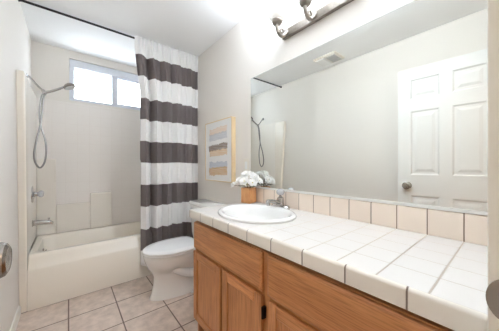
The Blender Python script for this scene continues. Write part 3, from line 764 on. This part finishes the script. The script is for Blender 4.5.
# ------------------------------------------------------------------ ceiling fan and light unit (seen in the mirror)
ve = thing('ceiling_vent', 'white ceiling exhaust fan cover with grey grille, seen in the mirror', 'ceiling vent', (0.235, -1.0, H))
b = MB(); b.loft([rrect(0.115, 0.350, -1.150, -0.860, 0.012, H - 0.0005), rrect(0.115, 0.350, -1.150, -0.860, 0.012, H - 0.012), rrect(0.128, 0.337, -1.137, -0.873, 0.012, H - 0.020)]); b.build('cover', M['plate'], ve, sharp=40)
b = MB(); b.box((0.145, -1.125, H - 0.0235), (0.320, -1.015, H - 0.0198)); b.build('grille', M['grey'], ve)
b = MB()
for k in range(9): b.box((0.147, -1.123 + k*0.0125, H - 0.027), (0.318, -1.119 + k*0.0125, H - 0.0236))
b.build('louvre', M['grey'], ve)
b = MB(); b.loft([rrect(0.140, 0.330, -1.000, -0.880, 0.01, H - 0.0198), rrect(0.146, 0.324, -0.994, -0.886, 0.01, H - 0.028)]); b.build('light_lens', M['door'], ve, sharp=40)

# ------------------------------------------------------------------ picture, switch
pi_ = thing('wall_picture', 'abstract brush stroke picture in a pale wood frame above the toilet', 'picture', (W - 0.02, -0.557, 0.992))
PY0, PY1, PZ0, PZ1 = -0.806, -0.308, 0.992, 1.594
b = MB(); ft = 0.006
b.box((W - 0.046, PY0, PZ0), (W - 0.001, PY0 + ft, PZ1)); b.box((W - 0.046, PY1 - ft, PZ0), (W - 0.001, PY1, PZ1))
b.box((W - 0.046, PY0 + ft, PZ0), (W - 0.001, PY1 - ft, PZ0 + ft)); b.box((W - 0.046, PY0 + ft, PZ1 - ft), (W - 0.001, PY1 - ft, PZ1))
b.build('frame', M['palewood'], pi_, bevel=0.0012)
MB().box((W - 0.041, PY0 + ft, PZ0 + ft), (W - 0.006, PY1 - ft, PZ1 - ft)).build('canvas', M['art'], pi_)
swt = thing('light_switch', 'cream light switch plate on the wall beside the mirror', 'light switch', (W, -0.965, 1.15))
b = MB(); b.box((W - 0.006, -1.000, 1.092), (W - 0.0005, -0.930, 1.208)); b.build('plate', M['plate'], swt, bevel=0.003)
b = MB(); b.box((W - 0.009, -0.982, 1.118), (W - 0.0058, -0.948, 1.182)); b.build('rocker', M['door'], swt, bevel=0.0015)

# ------------------------------------------------------------------ flowers in the wooden planter
PC = Vector((1.396, -1.098, 0.8566))
fl = thing('flower_planter', 'square orange wood planter of white flowers at the countertop end', 'flower arrangement', PC)
rot = Matrix.Translation(PC) @ Matrix.Rotation(R(14), 4, 'Z')
b = MB(); hw, hgt = 0.043, 0.118
q = lambda w_, z: [rot @ Vector(p) for p in ((-w_, -w_, z), (w_, -w_, z), (w_, w_, z), (-w_, w_, z))]
b.loft([q(hw, 0), q(hw, hgt), q(hw - 0.006, hgt), q(hw - 0.006, hgt - 0.02)], True, True, smooth=False)
b.build('planter_box', M['planter'], fl, bevel=0.002)
b = MB(); b.loft([q(hw - 0.0065, hgt - 0.019), q(hw - 0.0065, hgt - 0.008)], smooth=False); b.build('moss', M['soil'], fl)
def petal(b, c, ax, a, length, width, tilt, cup):
    ax = Vector(ax).normalized(); u = ax.orthogonal().normalized(); w = ax.cross(u)
    d = u*math.cos(a) + w*math.sin(a); side = ax.cross(d)
    n, m_ = 5, 4; vs = []; fs = []
    for i in range(n + 1):
        t = i / n
        wd_ = width * (math.sin(PI * (0.12 + 0.80*t)) ** 0.8)
        el = tilt + cup * t
        p = Vector(c) + (d*math.cos(tilt*0.6 + cup*t*0.5) + ax*math.sin(tilt*0.6 + cup*t*0.5)) * length * t
        for j in range(m_ + 1):
            s_ = (j / m_ - 0.5) * 2
            vs.append(p + side*wd_*s_ + ax * (0.35*wd_*s_*s_))
    for i in range(n):
        for j in range(m_):
            k = i*(m_+1) + j; fs.append((k, k+1, k+m_+2, k+m_+1))
    b.add(vs, fs)
rnd = random.Random(11)
heads = [(-0.045, 0.050, 0.140, 1.25), (-0.018, 0.008, 0.180, 1.4), (-0.058, -0.022, 0.136, 1.35), (0.022, -0.040, 0.160, 1.3), (-0.020, -0.072, 0.128, 1.2), (0.048, 0.012, 0.180, 1.2), (0.020, 0.062, 0.158, 1.25),
         (-0.082, 0.082, 0.108, 1.0), (0.050, -0.080, 0.138, 1.1)]
for hx, hy, hz, sc_ in heads:
    c = PC + Vector((hx, hy, hz * 1.12 + 0.014)); ax = Vector((hx*7 - 0.35, hy*7 - 0.25, 0.75)).normalized()
    if c.x > W - 0.05: c.x = W - 0.05
    b = MB(); Lp = 0.029 * sc_
    for k in range(6): petal(b, c, ax, 2*PI*k/6 + rnd.random()*0.2, Lp*1.15, Lp*0.44, 0.10, 0.5)
    for k in range(5): petal(b, c + ax*0.004, ax, 2*PI*k/5 + 0.4, Lp*0.85, Lp*0.44, 0.7, 0.8)
    fo = b.build('flower', M['petal'], fl, solid=0.0008, sharp=180)
    b = MB(); b.lathe([(0.004, 0), (0.005, 0.006), (0.002, 0.012)], c + ax*0.003, ax, 10); b.build('flower_centre', M['pollen'], fo)
    b = MB(); base = PC + Vector((hx*0.25, hy*0.25, hgt - 0.012)); b.tube(smooth_path([base, base.lerp(c, 0.5) + Vector((0, 0, 0.008)), c - ax*0.002], 5), 0.0016, 6); b.build('stem', M['stem'], fl)
for lx_, ly_, lz_, a in ((0.02, -0.01, 0.115, 0.3), (-0.03, 0.03, 0.106, 2.2), (-0.01, -0.04, 0.104, 4.0), (0.03, 0.03, 0.110, 1.2), (-0.05, 0.0, 0.102, 3.1), (0.02, -0.05, 0.108, 5.0), (0.0, 0.02, 0.125, 0.9)):
    b = MB(); petal(b, PC + Vector((lx_*0.8, ly_*0.8, lz_ + 0.022)), (0.05*math.cos(a), 0.05*math.sin(a), 1), a, 0.052, 0.013, 0.5, -0.3)
    b.build('leaf', M['leaf'], fl, solid=0.0008, sharp=180)

# tile patterns are laid out in room metres: give every tiled part its origin at the room's corner
for o in list(COL.objects):
    if o.type == 'MESH' and o.data.materials and o.data.materials[0] in (M['counter'], M['edge'], M['splash'], M['surround']):
        org = ORG[o.name]
        o.data.transform(Matrix.Translation(org))
        o.matrix_parent_inverse = Matrix.Translation(-org)
# the picture's paint is laid out from the middle of its bottom edge
